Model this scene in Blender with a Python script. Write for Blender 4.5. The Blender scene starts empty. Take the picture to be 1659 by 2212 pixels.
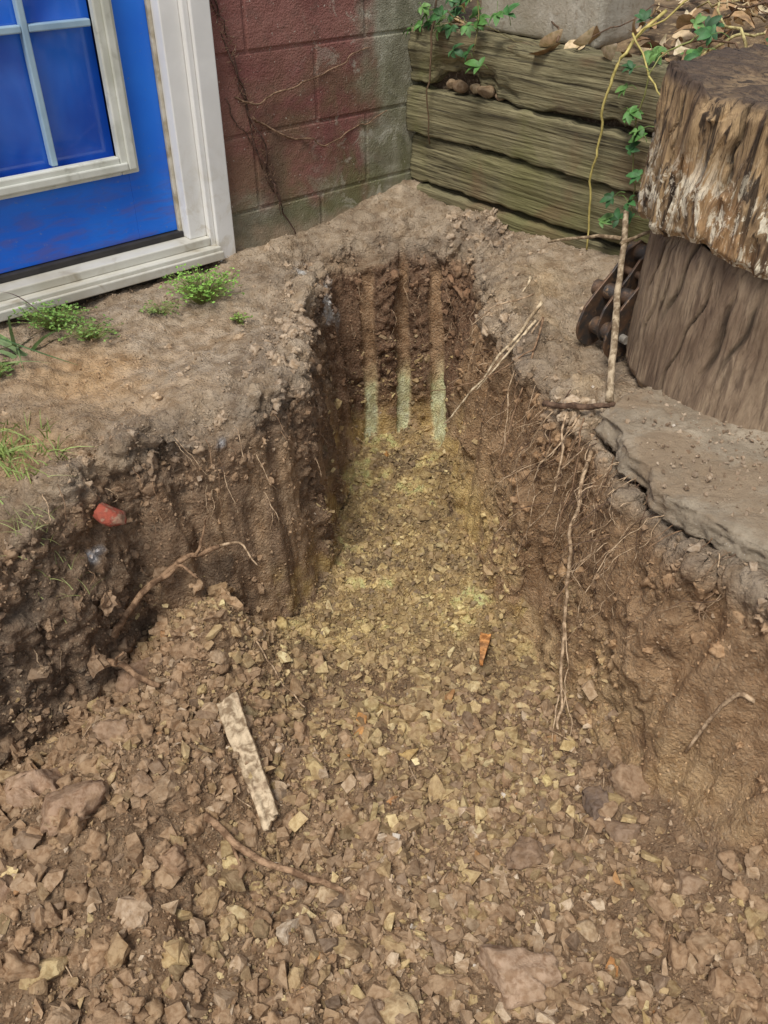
import bpy, bmesh, math, random
import numpy as np
from mathutils import Vector, Matrix
rng=np.random.default_rng(7); random.seed(7)
def lin(c):
    c=np.array(c,float)/255.0
    return np.where(c<=.04045,c/12.92,((c+.055)/1.055)**2.4)
def ss(a,b,x):
    t=np.clip((x-a)/(b-a),0,1); return t*t*(3-2*t)
def _h(ix,iy,iz,s):
    with np.errstate(over='ignore'):
        n=ix.astype(np.int64).astype(np.uint32)*np.uint32(374761393)+iy.astype(np.int64).astype(np.uint32)*np.uint32(668265263)+iz.astype(np.int64).astype(np.uint32)*np.uint32(2246822519)+np.uint32((s*3266489917)&0xffffffff)
        n=(n^(n>>np.uint32(15)))*np.uint32(2246822519)
        n=(n^(n>>np.uint32(13)))*np.uint32(3266489917)
        n=n^(n>>np.uint32(16))
    return n.astype(np.float64)/4294967295.0
def vn(P,sc,seed=0):
    Q=np.asarray(P)*sc; I=np.floor(Q); F=Q-I; F=F*F*(3-2*F); r=0
    for a in (0,1):
        for b in (0,1):
            for c in (0,1):
                w=(F[...,0] if a else 1-F[...,0])*(F[...,1] if b else 1-F[...,1])*(F[...,2] if c else 1-F[...,2])
                r=r+w*_h(I[...,0]+a,I[...,1]+b,I[...,2]+c,seed)
    return r*2-1
def fbm(P,sc,o=3,seed=0):
    r=0;a=1;t=0
    for i in range(o):
        r=r+a*vn(P,sc*2**i,seed+i*17); t+=a; a*=.5
    return r/t*1.4
def worley(P,sc,seed=0):
    Q=np.asarray(P)*sc; I=np.floor(Q); best=np.full(Q.shape[:-1],9.0)
    for a in (-1,0,1):
        for b in (-1,0,1):
            for c in (-1,0,1):
                J=I+np.array([a,b,c])
                d=0
                for k in range(3):
                    d=d+(J[...,k]+_h(J[...,0],J[...,1],J[...,2],seed+k*7+1)-Q[...,k])**2
                best=np.minimum(best,d)
    return np.sqrt(best)

class G:
    def __init__(s,name,rough=.9):
        m=bpy.data.materials.new(name); m.use_nodes=True; s.m=m; s.t=m.node_tree; s.n=s.t.nodes; s.n.clear()
        o=s.n.new('ShaderNodeOutputMaterial'); s.b=s.n.new('ShaderNodeBsdfPrincipled'); s.t.links.new(s.b.outputs[0],o.inputs[0])
        s.b.inputs['Roughness'].default_value=rough
    def put(s,sock,v):
        if isinstance(v,bpy.types.NodeSocket): s.t.links.new(v,sock)
        elif isinstance(v,(tuple,list,np.ndarray)):
            v=[float(q) for q in v]
            if sock.type=='RGBA' and len(v)==3: v=v+[1.0]
            sock.default_value=v
        else: sock.default_value=v
    def obj(s): return s.n.new('ShaderNodeTexCoord').outputs['Object']
    def attr(s,n):
        a=s.n.new('ShaderNodeAttribute'); a.attribute_name=n; return a.outputs['Color']
    def mp(s,v,scale=(1,1,1),rot=(0,0,0)):
        n=s.n.new('ShaderNodeMapping'); s.put(n.inputs[0],v); n.inputs['Scale'].default_value=scale; n.inputs['Rotation'].default_value=rot; return n.outputs[0]
    def noise(s,v,sc,det=4,dist=0,rough=.55):
        n=s.n.new('ShaderNodeTexNoise'); s.put(n.inputs['Vector'],v); n.inputs['Scale'].default_value=sc; n.inputs['Detail'].default_value=det; n.inputs['Distortion'].default_value=dist; n.inputs['Roughness'].default_value=rough; return n.outputs[0]
    def vor(s,v,sc,feat='F1'):
        n=s.n.new('ShaderNodeTexVoronoi'); s.put(n.inputs['Vector'],v); n.feature=feat; n.inputs['Scale'].default_value=sc; return n.outputs[0]
    def mr(s,v,a,b,c=0,d=1):
        n=s.n.new('ShaderNodeMapRange'); n.interpolation_type='SMOOTHSTEP'; s.put(n.inputs[0],v)
        for i,q in enumerate((a,b,c,d)): n.inputs[i+1].default_value=q
        return n.outputs[0]
    def ma(s,op,a,b=0):
        n=s.n.new('ShaderNodeMath'); n.operation=op; s.put(n.inputs[0],a); s.put(n.inputs[1],b); return n.outputs[0]
    def mix(s,f,a,b,blend='MIX'):
        n=s.n.new('ShaderNodeMix'); n.data_type='RGBA'; n.blend_type=blend; s.put(n.inputs[0],f); s.put(n.inputs[6],a); s.put(n.inputs[7],b); return n.outputs[2]
    def sep(s,v):
        n=s.n.new('ShaderNodeSeparateXYZ'); s.put(n.inputs[0],v); return n.outputs
    def bump(s,h,dist=.01,st=1):
        n=s.n.new('ShaderNodeBump'); s.put(n.inputs['Height'],h); n.inputs['Distance'].default_value=dist; n.inputs['Strength'].default_value=st; s.put(s.b.inputs['Normal'],n.outputs[0])
    def col(s,c): s.put(s.b.inputs['Base Color'],c)
C=lambda *c: tuple(lin(c))

def fastmesh(name,V,F,cols=None,mat=None,smooth=True):
    V=np.asarray(V,np.float32); F=np.asarray(F,np.int32); k=F.shape[1]
    me=bpy.data.meshes.new(name); me.vertices.add(len(V)); me.vertices.foreach_set('co',V.ravel())
    me.loops.add(F.size); me.loops.foreach_set('vertex_index',F.ravel())
    me.polygons.add(len(F)); me.polygons.foreach_set('loop_start',np.arange(0,F.size,k,dtype=np.int32))
    me.update(calc_edges=True)
    if smooth is True: me.polygons.foreach_set('use_smooth',np.ones(len(F),bool))
    elif smooth is not False: me.polygons.foreach_set('use_smooth',smooth)
    if cols is not None:
        a=me.color_attributes.new('Col','FLOAT_COLOR','POINT'); c=np.ones((len(V),4),np.float32); c[:,:3]=cols; a.data.foreach_set('color',c.ravel())
    if mat: me.materials.append(mat)
    me.update(); return me
def link(name,me,parent=None,loc=None):
    o=bpy.data.objects.new(name,me); bpy.context.collection.objects.link(o)
    if parent: o.parent=parent
    if loc is not None: o.location=loc
    return o
def empty(name,loc=(0,0,0),rz=0):
    o=bpy.data.objects.new(name,None); o.location=loc; o.rotation_euler=(0,0,rz); o.empty_display_size=.1; bpy.context.collection.objects.link(o); return o
class MB:
    def __init__(s): s.v=[];s.f=[];s.c=[]
    def add(s,V,F,c=(1,1,1)):
        o=len(s.v); s.v+= [tuple(map(float,q)) for q in V]; s.f+=[tuple(int(i)+o for i in f) for f in F]
        c=np.asarray(c,float)
        s.c+= [tuple(c)]*len(V) if c.ndim==1 else [tuple(q) for q in c]
    def make(s,name,mat,parent=None,smooth=True):
        me=bpy.data.meshes.new(name); me.from_pydata(s.v,[],s.f)
        a=me.color_attributes.new('Col','FLOAT_COLOR','POINT'); cc=np.ones((len(s.v),4),np.float32); cc[:,:3]=s.c; a.data.foreach_set('color',cc.ravel())
        if smooth: me.polygons.foreach_set('use_smooth',np.ones(len(me.polygons),bool))
        me.materials.append(mat); me.update(); return link(name,me,parent)
def box(mb,x0,x1,y0,y1,z0,z1,c=(1,1,1)):
    V=[(x,y,z) for x in (x0,x1) for y in (y0,y1) for z in (z0,z1)]
    mb.add(V,[(0,1,3,2),(4,6,7,5),(0,4,5,1),(2,3,7,6),(0,2,6,4),(1,5,7,3)],c)
def bevel_obj(o,w=.003,seg=2):
    m=o.modifiers.new('b','BEVEL'); m.width=w; m.segments=seg; m.limit_method='ANGLE'
    for p in o.data.polygons: p.use_smooth=False
def gridbox(L,W,H,nx,ny,nz):
    bm=bmesh.new(); idx={}
    def v(i,j,k):
        if (i,j,k) not in idx: idx[(i,j,k)]=bm.verts.new((L*i/nx,W*j/ny,H*k/nz))
        return idx[(i,j,k)]
    for i in range(nx):
        for j in range(ny):
            bm.faces.new((v(i,j,0),v(i,j+1,0),v(i+1,j+1,0),v(i+1,j,0))); bm.faces.new((v(i,j,nz),v(i+1,j,nz),v(i+1,j+1,nz),v(i,j+1,nz)))
        for k in range(nz):
            bm.faces.new((v(i,0,k),v(i+1,0,k),v(i+1,0,k+1),v(i,0,k+1))); bm.faces.new((v(i,ny,k),v(i,ny,k+1),v(i+1,ny,k+1),v(i+1,ny,k)))
    for j in range(ny):
        for k in range(nz):
            bm.faces.new((v(0,j,k),v(0,j,k+1),v(0,j+1,k+1),v(0,j+1,k))); bm.faces.new((v(nx,j,k),v(nx,j+1,k),v(nx,j+1,k+1),v(nx,j,k+1)))
    V=np.array([q.co[:] for q in bm.verts]); bm.verts.index_update(); F=np.array([[q.index for q in f.verts] for f in bm.faces]); bm.free(); return V,F
def remeshed(V,F,vox):
    me=bpy.data.meshes.new('tmp'); me.from_pydata([tuple(map(float,v)) for v in V],[],F); me.update()
    to=link('tmp',me); r=to.modifiers.new('r','REMESH'); r.mode='VOXEL'; r.voxel_size=vox; r.adaptivity=0
    dg=bpy.context.evaluated_depsgraph_get(); ob=to.evaluated_get(dg); em=ob.to_mesh()
    nv=len(em.vertices); A=np.empty(nv*3,np.float32); em.vertices.foreach_get('co',A); N=np.empty(nv*3,np.float32); em.vertices.foreach_get('normal',N)
    L=np.empty(len(em.loops),np.int32); em.loops.foreach_get('vertex_index',L)
    ob.to_mesh_clear(); bpy.data.objects.remove(to); return A.reshape(-1,3).astype(float),N.reshape(-1,3).astype(float),L.reshape(-1,4)
def smoothpath(pts,n=6):
    P=[Vector(p) for p in pts]; P=[P[0]*2-P[1]]+P+[P[-1]*2-P[-2]]; out=[]
    for i in range(1,len(P)-2):
        for k in range(n):
            t=k/n; a,b,c,d=P[i-1],P[i],P[i+1],P[i+2]
            out.append(.5*((2*b)+(c-a)*t+(2*a-5*b+4*c-d)*t*t+(3*b-3*c+d-a)*t**3))
    out.append(P[-2]); return out
def tube(mb,pts,r0,r1,c=(1,1,1),ns=7,wob=.0,n=6,lump=.12,seed=None):
    Q=smoothpath(pts,n); 
    if wob:
        s=seed if seed is not None else random.randint(0,9999)
        A=np.array([q[:] for q in Q]); W=np.stack([fbm(A,18,3,s),fbm(A,18,3,s+1),fbm(A,18,3,s+2)],-1)*wob; Q=[Vector(a) for a in A+W]
    V=[];F=[]; up=Vector((.3,.2,.93))
    for i,q in enumerate(Q):
        t=(Q[min(i+1,len(Q)-1)]-Q[max(i-1,0)]); t=t.normalized() if t.length>1e-9 else Vector((0,0,1))
        a=t.cross(up); a=a.normalized() if a.length>1e-4 else t.orthogonal().normalized(); b=t.cross(a)
        f=i/(len(Q)-1); r=r0+(r1-r0)*f
        for k in range(ns):
            an=2*math.pi*k/ns; rr=r*(1+random.uniform(-lump,lump)); V.append(q+a*math.cos(an)*rr+b*math.sin(an)*rr)
    for i in range(len(Q)-1):
        for k in range(ns): F.append((i*ns+k,i*ns+(k+1)%ns,(i+1)*ns+(k+1)%ns,(i+1)*ns+k))
    F.append(tuple(range(ns-1,-1,-1))); F.append(tuple((len(Q)-1)*ns+k for k in range(ns)))
    mb.add(V,F,c)

# ---------- terrain
CO=np.array([.076,2.86])
rim=[(-2.6,-.55),(-1.9,.1),(-1.2,.72),(-.80,1.07),(-.665,1.20),(-.617,1.29),(-.545,1.39),(-.39,1.45),(-.277,1.54),(-.225,1.70),(-.20,1.92),(-.217,2.14),(-.16,2.42),(.05,2.58),(.30,2.51),(.295,2.17),(.31,1.94),(.36,1.68),(.42,1.46),(.46,1.27),(.55,1.13),(.61,1.06),(.95,.66),(1.5,0),(1.9,-.6),(1.9,-1.0),(-2.6,-1.0)]
slabpoly=[(.425,1.47),(.452,1.41),(.448,1.34),(.482,1.28),(.470,1.22),(.52,1.155),(.555,1.10),(.61,1.04),(.80,.83),(1.1,.5),(1.5,.05),(2.1,.6),(1.35,1.55),(.62,1.62),(.50,1.56)]
def sdist(X,Y,poly):
    best=np.full(X.shape,1e9); ins=np.zeros(X.shape,bool); n=len(poly)
    for i in range(n):
        ax,ay=poly[i]; bx,by=poly[(i+1)%n]; ex,ey=bx-ax,by-ay
        t=np.clip(((X-ax)*ex+(Y-ay)*ey)/(ex*ex+ey*ey),0,1)
        best=np.minimum(best,(X-ax-t*ex)**2+(Y-ay-t*ey)**2)
        if ay!=by:
            c=((ay>Y)!=(by>Y))&(X<(bx-ax)*(Y-ay)/(by-ay)+ax); ins^=c
    return np.sqrt(best)*np.where(ins,1,-1)
def gs(X,Y,cx,cy,sx,sy): return np.exp(-((X-cx)/sx)**2-((Y-cy)/sy)**2)
def terr(X,Y):
    P=np.stack([X,Y,0*X],-1)
    d=sdist(X,Y,rim)+.028*fbm(P,8,4,1)+.012*fbm(P,26,2,13)
    top=-.035+.018*fbm(P,3,3,2)+.009*fbm(P,14,3,12)
    dt=-((X-CO[0])*.758+(Y-CO[1])*.652); dn=(X-CO[0])*.652-(Y-CO[1])*.758
    top=top+.055*(1-ss(0,.35,dt))+.02*(1-ss(0,.12,dn))*(1-ss(.2,.9,np.hypot(X-CO[0],Y-CO[1])))
    top=top+.035*gs(X,Y,.37,2.1,.09,.2)-.07*ss(-.16,0,d)*ss(.1,-.2,X)*ss(-.3,.5,fbm(P,6,2,88))-.05*ss(-.12,0,d)*ss(2.2,2.4,Y)
    sl=ss(-.03,.0,sdist(X,Y,slabpoly)); top=top*(1-sl)-.064*sl
    w=.080+.13*gs(X,Y,.1,2.5,.3,.2)+.13*ss(.36,.5,X)*ss(1.45,1.15,Y)+.06*gs(X,Y,.34,1.8,.1,.3)
    zf=-.61+.06*ss(1.5,1.0,Y)+.21*gs(X,Y,-.36,1.30,.15,.13)+.13*gs(X,Y,-.42,1.0,.2,.22)+.07*gs(X,Y,-.60,.78,.25,.25)+.15*gs(X,Y,.70,.85,.27,.28)+.03*gs(X,Y,.1,.45,.5,.2)
    zf=zf+.028*fbm(P,5,3,9)
    zf=zf+ss(-.1,-.9,Y)*.4
    f=ss(0,1,d/w)
    return top*(1-f)+zf*f, d
X0,X1,Y0,Y1=-1.35,1.25,.22,2.98
xs=np.arange(X0,X1+.001,.015); ys=np.arange(Y0,Y1+.001,.015)
XX,YY=np.meshgrid(xs,ys,indexing='ij'); ZZ,_=terr(XX,YY)
nx,ny=XX.shape
V=[*zip(XX.ravel(),YY.ravel(),ZZ.ravel())]
F=[(i*ny+j,(i+1)*ny+j,(i+1)*ny+j+1,i*ny+j+1) for i in range(nx-1) for j in range(ny-1)]
ring=[(i,0) for i in range(nx)]+[(nx-1,j) for j in range(1,ny)]+[(i,ny-1) for i in range(nx-2,-1,-1)]+[(0,j) for j in range(ny-2,0,-1)]
base=len(V)
for (i,j) in ring: V.append((XX[i,j],YY[i,j],-.95))
m=len(ring)
for a in range(m):
    b=(a+1)%m; ia=ring[a][0]*ny+ring[a][1]; ib=ring[b][0]*ny+ring[b][1]
    F.append((ia,base+a,base+b,ib))
F.append(tuple(base+a for a in range(m-1,-1,-1)))
TV,TN,TF=remeshed(V,F,.0056)
nv=len(TV)
fc=TV[TF].mean(1); keep=(fc[:,2]>-.85)&(fc[:,0]>X0+.012)&(fc[:,0]<X1-.012)&(fc[:,1]>Y0+.012)&(fc[:,1]<Y1-.012)
TF=TF[keep]; used=np.unique(TF); mp_=-np.ones(nv,int); mp_[used]=np.arange(len(used)); TF=mp_[TF]; TV=TV[used]; TN=TN[used]
X,Y,Z=TV.T
d0=sdist(X,Y,rim); wall=ss(.85,.45,TN[:,2]); floor=ss(.02,.1,d0)*(1-wall)*ss(-.3,-.4,Z)
rimm=ss(-.16,-.03,d0)*ss(-.24,-.06,Z)
streakP=np.stack([X*1.0,Y*1.0,Z*.12],-1)
smear=ss(-.25,.2,fbm(streakP,9,2,31))*wall*ss(-.04,-.16,Z)
W1=worley(TV+.022*fbm(TV,20,2,90)[:,None],14,5); W2=worley(TV+.011*fbm(TV,50,2,91)[:,None],34,6); W3=worley(TV+.004*fbm(TV,110,1,92)[:,None],80,8)
cl=np.maximum(0,.62-W1)/.62; cl2=np.maximum(0,.62-W2)/.62; cl3=np.maximum(0,.6-W3)/.6
sandslope=ss(.36,.48,X)*ss(1.4,1.2,Y)*ss(-.12,-.2,Z)
rough=np.clip(np.maximum(np.maximum(rimm*.9,floor*.75),wall*(1-smear)*.75),0,1)*(1-.5*sandslope)
patch=ss(-.5,.3,fbm(TV,5,2,70))
fpatch=floor*ss(1.5,1.1,Y)*ss(-.1,.5,fbm(TV,4,2,71))
dis=.028*fbm(TV,7,3,40)*wall+.018*fbm(TV,16,4,41)*(.3+.9*rough)+.007*fbm(TV,48,3,42)
dis+=(.034*np.sqrt(cl)*patch*np.maximum(np.maximum(rimm*.9,.4*wall*(1-smear)),.6*fpatch) +.015*np.sqrt(cl2)*rough+.008*np.sqrt(cl3)*np.maximum(rough,.3))
dis*= (1-.65*smear)
dis+= wall*(1-rimm)*.008*fbm(np.stack([X,Y,Z*.06],-1),45,2,77)
bw=ss(2.22,2.30,Y)*wall*ss(-.06,-.14,Z)
def grooves(X,Z):
    g_=0
    for xi in (-.045,.06,.165): g_=g_+ss(.024,.017,np.abs(X-xi-.006*np.sin(Z*9)))
    return np.clip(g_,0,1)
gro=grooves(X,Z)
dis=dis*(1-.75*gro*bw)-.014*gro*bw
edge=ss(0,.05,np.minimum(np.minimum(X-X0,X1-X),np.minimum(Y-Y0,Y1-Y)))
TV=TV+TN*(dis*edge)[:,None]
def mixc(a,b,t): return a*(1-t[:,None])+lin(b)*t[:,None]
n1=fbm(TV,4,4,60); n2=fbm(TV,14,3,61); n3=fbm(TV,40,2,62)
col=np.tile(lin((162,134,104)),(len(TV),1))
col=mixc(col,(192,162,126),ss(-.2,.6,n2)*.6)
topm=ss(-.11,-.05,Z)
col=mixc(col,(204,184,158),topm*.9); col=mixc(col,(162,142,118),topm*ss(0,.6,n2)*.7); col=mixc(col,(150,130,108),topm*ss(.1,.6,n1)*.5)
sand=topm*np.clip(gs(X,Y,-.62,1.72,.22,.14)+gs(X,Y,-.75,1.40,.16,.10)+.5*gs(X,Y,-.35,1.95,.16,.12),0,1)*ss(-.5,.3,n1+.4*n2)
col=mixc(col,(232,190,138),sand*.8)
mound=topm*np.clip(gs(X,Y,.37,2.05,.09,.2)+gs(X,Y,.42,1.62,.06,.12),0,1); col=mixc(col,(230,200,156),mound*ss(-.6,.2,n2))
col=mixc(col,(166,148,128),rimm*ss(-.4,.4,n2)*.75); col=mixc(col,(138,118,98),rimm*(1-topm)*ss(.0,.6,n1)*.6)
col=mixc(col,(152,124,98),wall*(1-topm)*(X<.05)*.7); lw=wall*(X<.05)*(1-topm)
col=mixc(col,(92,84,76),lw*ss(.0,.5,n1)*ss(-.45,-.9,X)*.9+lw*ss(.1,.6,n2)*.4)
col=mixc(col,(206,174,138),smear*(1-topm)*ss(-.3,.3,fbm(streakP,22,2,35))*.75)
rw=wall*(X>.22)*(1-topm); col=mixc(col,(182,146,108),rw*.75); col=mixc(col,(214,182,136),rw*ss(-.25,-.5,Z)*ss(-.5,.3,n2)*.85); col=mixc(col,(150,106,76),rw*ss(1.6,1.3,Y)*ss(-.08,-.15,Z)*ss(-.35,-.2,Z)*ss(.0,.5,n1+.3*n2)*.8)
yel=wall*(Y>1.5)*ss(-.40,-.54,Z); col=mixc(col,(220,190,122),yel*ss(-.3,.4,n2)*.8)
bk=ss(2.2,2.3,Y)*wall*(1-topm); col=mixc(col,(132,100,76),bk*.85*ss(-.58,-.48,Z)); 
slot=floor*ss(1.2,1.6,Y); col=mixc(col,(198,170,116),slot*.85); col=mixc(col,(140,120,94),slot*ss(.0,-.5,n2)*.75); col=mixc(col,(252,228,158),slot*ss(.08,.40,n2+.6*n1)*.95)
tooth=gro*bw; col=mixc(col,(196,160,122),tooth*.75); col=mixc(col,(255,238,186),tooth*ss(-.36,-.46,Z+.04*n2)*1.0)
col=mixc(col,(166,136,106),floor*ss(1.5,1.2,Y)*.7)
wht=np.clip(gs(X,Y,-.235,2.36,.035,.09)+gs(X,Y,-.15,2.34,.03,.06)+gs(X,Y,-.13,2.25,.03,.05)*ss(-.25,-.1,Z)+.8*gs(X,Y,.09,2.68,.02,.04),0,1)
col=mixc(col,(228,228,224),ss(.25,.5,wht*(.7+.8*n2))*ss(-.3,-.15,Z)*.85)
hb=gs(X,Y,-.33,1.49,.03,.04)*ss(-.2,-.1,Z)+gs(X,Y,-.57,1.29,.02,.03)*gs(Z,Z,-.2,-.2,.03,.03); col=mixc(col,(222,224,228),ss(.35,.6,hb*(.8+n2))*.8)
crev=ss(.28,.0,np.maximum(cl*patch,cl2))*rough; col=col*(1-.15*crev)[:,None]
col*= (1+.16*n3)[:,None]; tcap=(.85+.0*tooth)[:,None]; col=np.clip(col*1.04,0,tcap)
g=G('soil',.95)
o=g.obj(); a=g.attr('Col')
c=g.mix(g.mr(g.noise(o,28,6,.3),.35,.7),a,g.mix(1,a,C(206,196,184),'MULTIPLY'))
c=g.mix(g.mr(g.noise(o,130,4),.5,.75,0,.4),c,C(214,190,158))
c=g.mix(g.mr(g.noise(o,75,5),.58,.72,0,.5),c,g.mix(1,a,C(150,138,126),'MULTIPLY'))
g.col(c)
h=g.ma('ADD',g.ma('MULTIPLY',g.noise(o,60,9,.2,.75),1.0),g.ma('MULTIPLY',g.vor(o,150),-.4))
h=g.ma('ADD',h,g.ma('MULTIPLY',g.noise(o,330,3),.4))
g.bump(h,.014,1); soil=g.m
gx=np.arange(-3.2,2.81,.06); gy=np.arange(-1.8,3.81,.06)
GX,GY=np.meshgrid(gx,gy,indexing='ij'); GZ,_=terr(GX,GY); bd=ss(0,.3,np.minimum(np.minimum(GX+3.2,2.8-GX),np.minimum(GY+1.8,3.8-GY))); GZ=(GZ-.012)*bd-.05*(1-bd)
ngy=len(gy); ii,jj=np.meshgrid(np.arange(len(gx)-1),np.arange(ngy-1),indexing='ij'); ii=ii.ravel(); jj=jj.ravel()
GF=np.stack([ii*ngy+jj,(ii+1)*ngy+jj,(ii+1)*ngy+jj+1,ii*ngy+jj+1],-1)
GV=np.stack([GX.ravel(),GY.ravel(),GZ.ravel()],-1); gc=GV[GF].mean(1)
hole=(gc[:,0]>X0+.07)&(gc[:,0]<X1-.07)&(gc[:,1]>Y0+.07)&(gc[:,1]<Y1-.07); GF=GF[~hole]
gxe,gye=gx[-1],gy[-1]
B=60; OV=np.array([(-B,-B),(B,-B),(B,B),(-B,B),(-3.2,-1.8),(gxe,-1.8),(gxe,gye),(-3.2,gye)],float); OV=np.c_[OV,np.full(8,-.05)]
OF=np.array([(0,1,5,4),(1,2,6,5),(2,3,7,6),(3,0,4,7)])
n0=len(TV); n1_=n0+len(GV)
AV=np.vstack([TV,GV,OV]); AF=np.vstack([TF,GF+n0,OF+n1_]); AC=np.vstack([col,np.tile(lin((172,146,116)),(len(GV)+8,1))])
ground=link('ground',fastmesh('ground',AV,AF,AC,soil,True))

# ---------- rubble
q=TV[TF]; fcn=q.mean(1); nrm=np.cross(q[:,2]-q[:,0],q[:,3]-q[:,1]); ar=np.linalg.norm(nrm,axis=1)+1e-12; nrm=nrm/ar[:,None]
fcol=col[TF].mean(1)
fd=sdist(fcn[:,0],fcn[:,1],rim); ffloor=ss(.0,.1,fd)*ss(.3,.7,nrm[:,2])*ss(-.25,-.4,fcn[:,2]); frim=ss(-.13,0,fd)*(1-ss(.06,.12,fd))*ss(-.2,.4,fbm(fcn,7,2,37)); 
vis=(np.abs(fcn[:,0])<.95*fcn[:,1]+.25)*(1-ss(-.02,.0,sdist(fcn[:,0],fcn[:,1],slabpoly)))*(1-.97*grooves(fcn[:,0],fcn[:,2])*(fcn[:,1]>2.2)*(fcn[:,2]>-.60))
def hull_pts(p):
    bm=bmesh.new(); [bm.verts.new(tuple(v)) for v in p]; bmesh.ops.convex_hull(bm,input=bm.verts); 
    for v in [v for v in bm.verts if not v.link_faces]: bm.verts.remove(v)
    bmesh.ops.triangulate(bm,faces=bm.faces); bm.verts.index_update()
    V=np.array([v.co[:] for v in bm.verts]); F=np.array([[v.index for v in f.verts] for f in bm.faces]); bm.free(); return V,F
def hull_t(n,sx,sy,sz,seed):
    rr=np.random.default_rng(seed); p=rr.normal(size=(n,3)); p/=np.linalg.norm(p,axis=1)[:,None]; p*=rr.uniform(.8,1.15,(n,1)); return hull_pts(p*np.array([sx,sy,sz]))
def slab_t(sx,sy,sz,seed):
    rr=np.random.default_rng(seed); a=np.sort(rr.uniform(0,2*np.pi,6)); top=np.stack([np.cos(a),np.sin(a),1+0*a],-1); bot=np.stack([np.cos(a+.15)*rr.uniform(.6,1.1,6),np.sin(a+.15)*rr.uniform(.6,1.1,6),-1+0*a],-1)
    p=np.vstack([top*np.array([.9,.9,1]),bot])+rr.normal(0,.14,(12,3)); return hull_pts(p*np.array([sx,sy,sz]))
def clod_t(sub,seed,amp=.25,fl=(1,.85,.7),cuts=9,fine=0):
    bm=bmesh.new(); bmesh.ops.create_icosphere(bm,subdivisions=sub,radius=1); V=np.array([v.co[:] for v in bm.verts]); F=np.array([[v.index for v in f.verts] for f in bm.faces]); bm.free()
    rr=np.random.default_rng(seed)
    V=V*(1+amp*fbm(V+seed*3.1,1.6,3,seed))[:,None]
    for k in range(cuts):
        n=rr.normal(size=3); n/=np.linalg.norm(n); t=rr.uniform(.45,.85); dd=V@n; V=V-np.outer(np.maximum(dd-t,0),n)
    if fine: V=V*(1+fine*fbm(V+seed,5,4,seed+2))[:,None]
    return V*np.array(fl),F
shards=[slab_t(1,.62,.22+.02*(i%5),i) for i in range(14)]; chunks=[hull_t(8,1,.75,.55,50+i) for i in range(10)]+[slab_t(1,.75,.5,80+i) for i in range(8)]
clods=[clod_t(2,100+i,.5,(1,.85,.8),8,.12) for i in range(10)]; bigs=[clod_t(3,200+i,.4,(1,.8,.62),12,.13) for i in range(14)]
softs=[clod_t(3,400+i,.75,(1,.85,.7),3,.30) for i in range(12)]
def rotm(n,flat=False):
    if flat:
        a=rng.uniform(0,2*np.pi,n); b=rng.normal(0,.5,n); c=rng.normal(0,.5,n)
        ca,sa,cb,sb,cc,sc=np.cos(a),np.sin(a),np.cos(b),np.sin(b),np.cos(c),np.sin(c); o=np.zeros(n); i=o+1
        Rz=np.stack([ca,-sa,o,sa,ca,o,o,o,i],-1).reshape(n,3,3); Rx=np.stack([i,o,o,o,cb,-sb,o,sb,cb],-1).reshape(n,3,3); Ry=np.stack([cc,o,sc,o,i,o,-sc,o,cc],-1).reshape(n,3,3)
        return Rx@Ry@Rz
    qv=rng.normal(size=(n,4)); qv/=np.linalg.norm(qv,axis=1)[:,None]; w,x,y,z=qv.T
    return np.stack([1-2*(y*y+z*z),2*(x*y-z*w),2*(x*z+y*w),2*(x*y+z*w),1-2*(x*x+z*z),2*(y*z-x*w),2*(x*z-y*w),2*(y*z+x*w),1-2*(x*x+y*y)],-1).reshape(n,3,3)
RV=[];RF=[];RC=[];RS=[];off=0
def put(p,s,temps,cols,flat=False):
    global off
    N=len(p); R=rotm(N,flat); ti=rng.integers(0,len(temps),N)
    for t,(V,F) in enumerate(temps):
        k=np.where(ti==t)[0]
        if len(k)==0: continue
        VV=np.einsum('nij,vj->nvi',R[k],V)*s[k][:,None,None]+p[k][:,None,:]
        nvv=len(V); RV.append(VV.reshape(-1,3)); RC.append(np.repeat(cols[k],nvv,0)); RS.append(np.full(len(F)*len(k),temps is softs))
        RF.append((F[None]+(np.arange(len(k))*nvv)[:,None,None]).reshape(-1,3)+off); off+=len(k)*nvv
def scatter(N,smin,smax,temps,mask,palf,sink=.25,pw=2.0,flat=False,blend=.5):
    w=ar*mask*vis; idx=rng.choice(len(w),N,p=w/w.sum())
    p=fcn[idx]+rng.uniform(-.004,.004,(N,3)); nn=nrm[idx]
    s=smin*(smax/smin)**(rng.random(N)**pw); p=p+nn*(s*sink)[:,None]
    b=np.clip(blend+rng.normal(0,.22 if blend<.9 else .05,N),0,1)[:,None]
    cols=palf(p,s)*(1-b)+fcol[idx]*b*1.03; put(p,s,temps,cols,flat)
def pick(pal,wt,N):
    pal=np.array([lin(c) for c in pal]); return pal[rng.choice(len(pal),N,p=np.array(wt)/sum(wt))]
def pal_floor(p,s):
    N=len(p); a=pick([(182,154,122),(164,138,110),(204,178,146),(220,198,168),(148,126,104),(232,214,188),(204,148,92),(238,230,216)],[30,24,20,10,12,3,.4,.5],N)
    b=pick([(204,180,130),(184,160,116),(224,202,150),(160,138,102),(236,218,168),(206,152,88)],[30,26,16,18,6,.7],N)
    pr=ss(.7,1.4,p[:,1]+.25*fbm(p,4,2,3))*.8*ss(.5,.3,np.abs(p[:,0]-.1))+.22
    return np.where((rng.random(N)<pr)[:,None],b,a)*rng.uniform(.72,1.1,(N,1))
def pal_slot(p,s): return pick([(200,178,126),(160,140,104),(226,204,148),(140,122,98),(242,224,168),(176,156,122)],[26,26,14,20,6,14],len(p))*rng.uniform(.78,1.1,(len(p),1))
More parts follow.
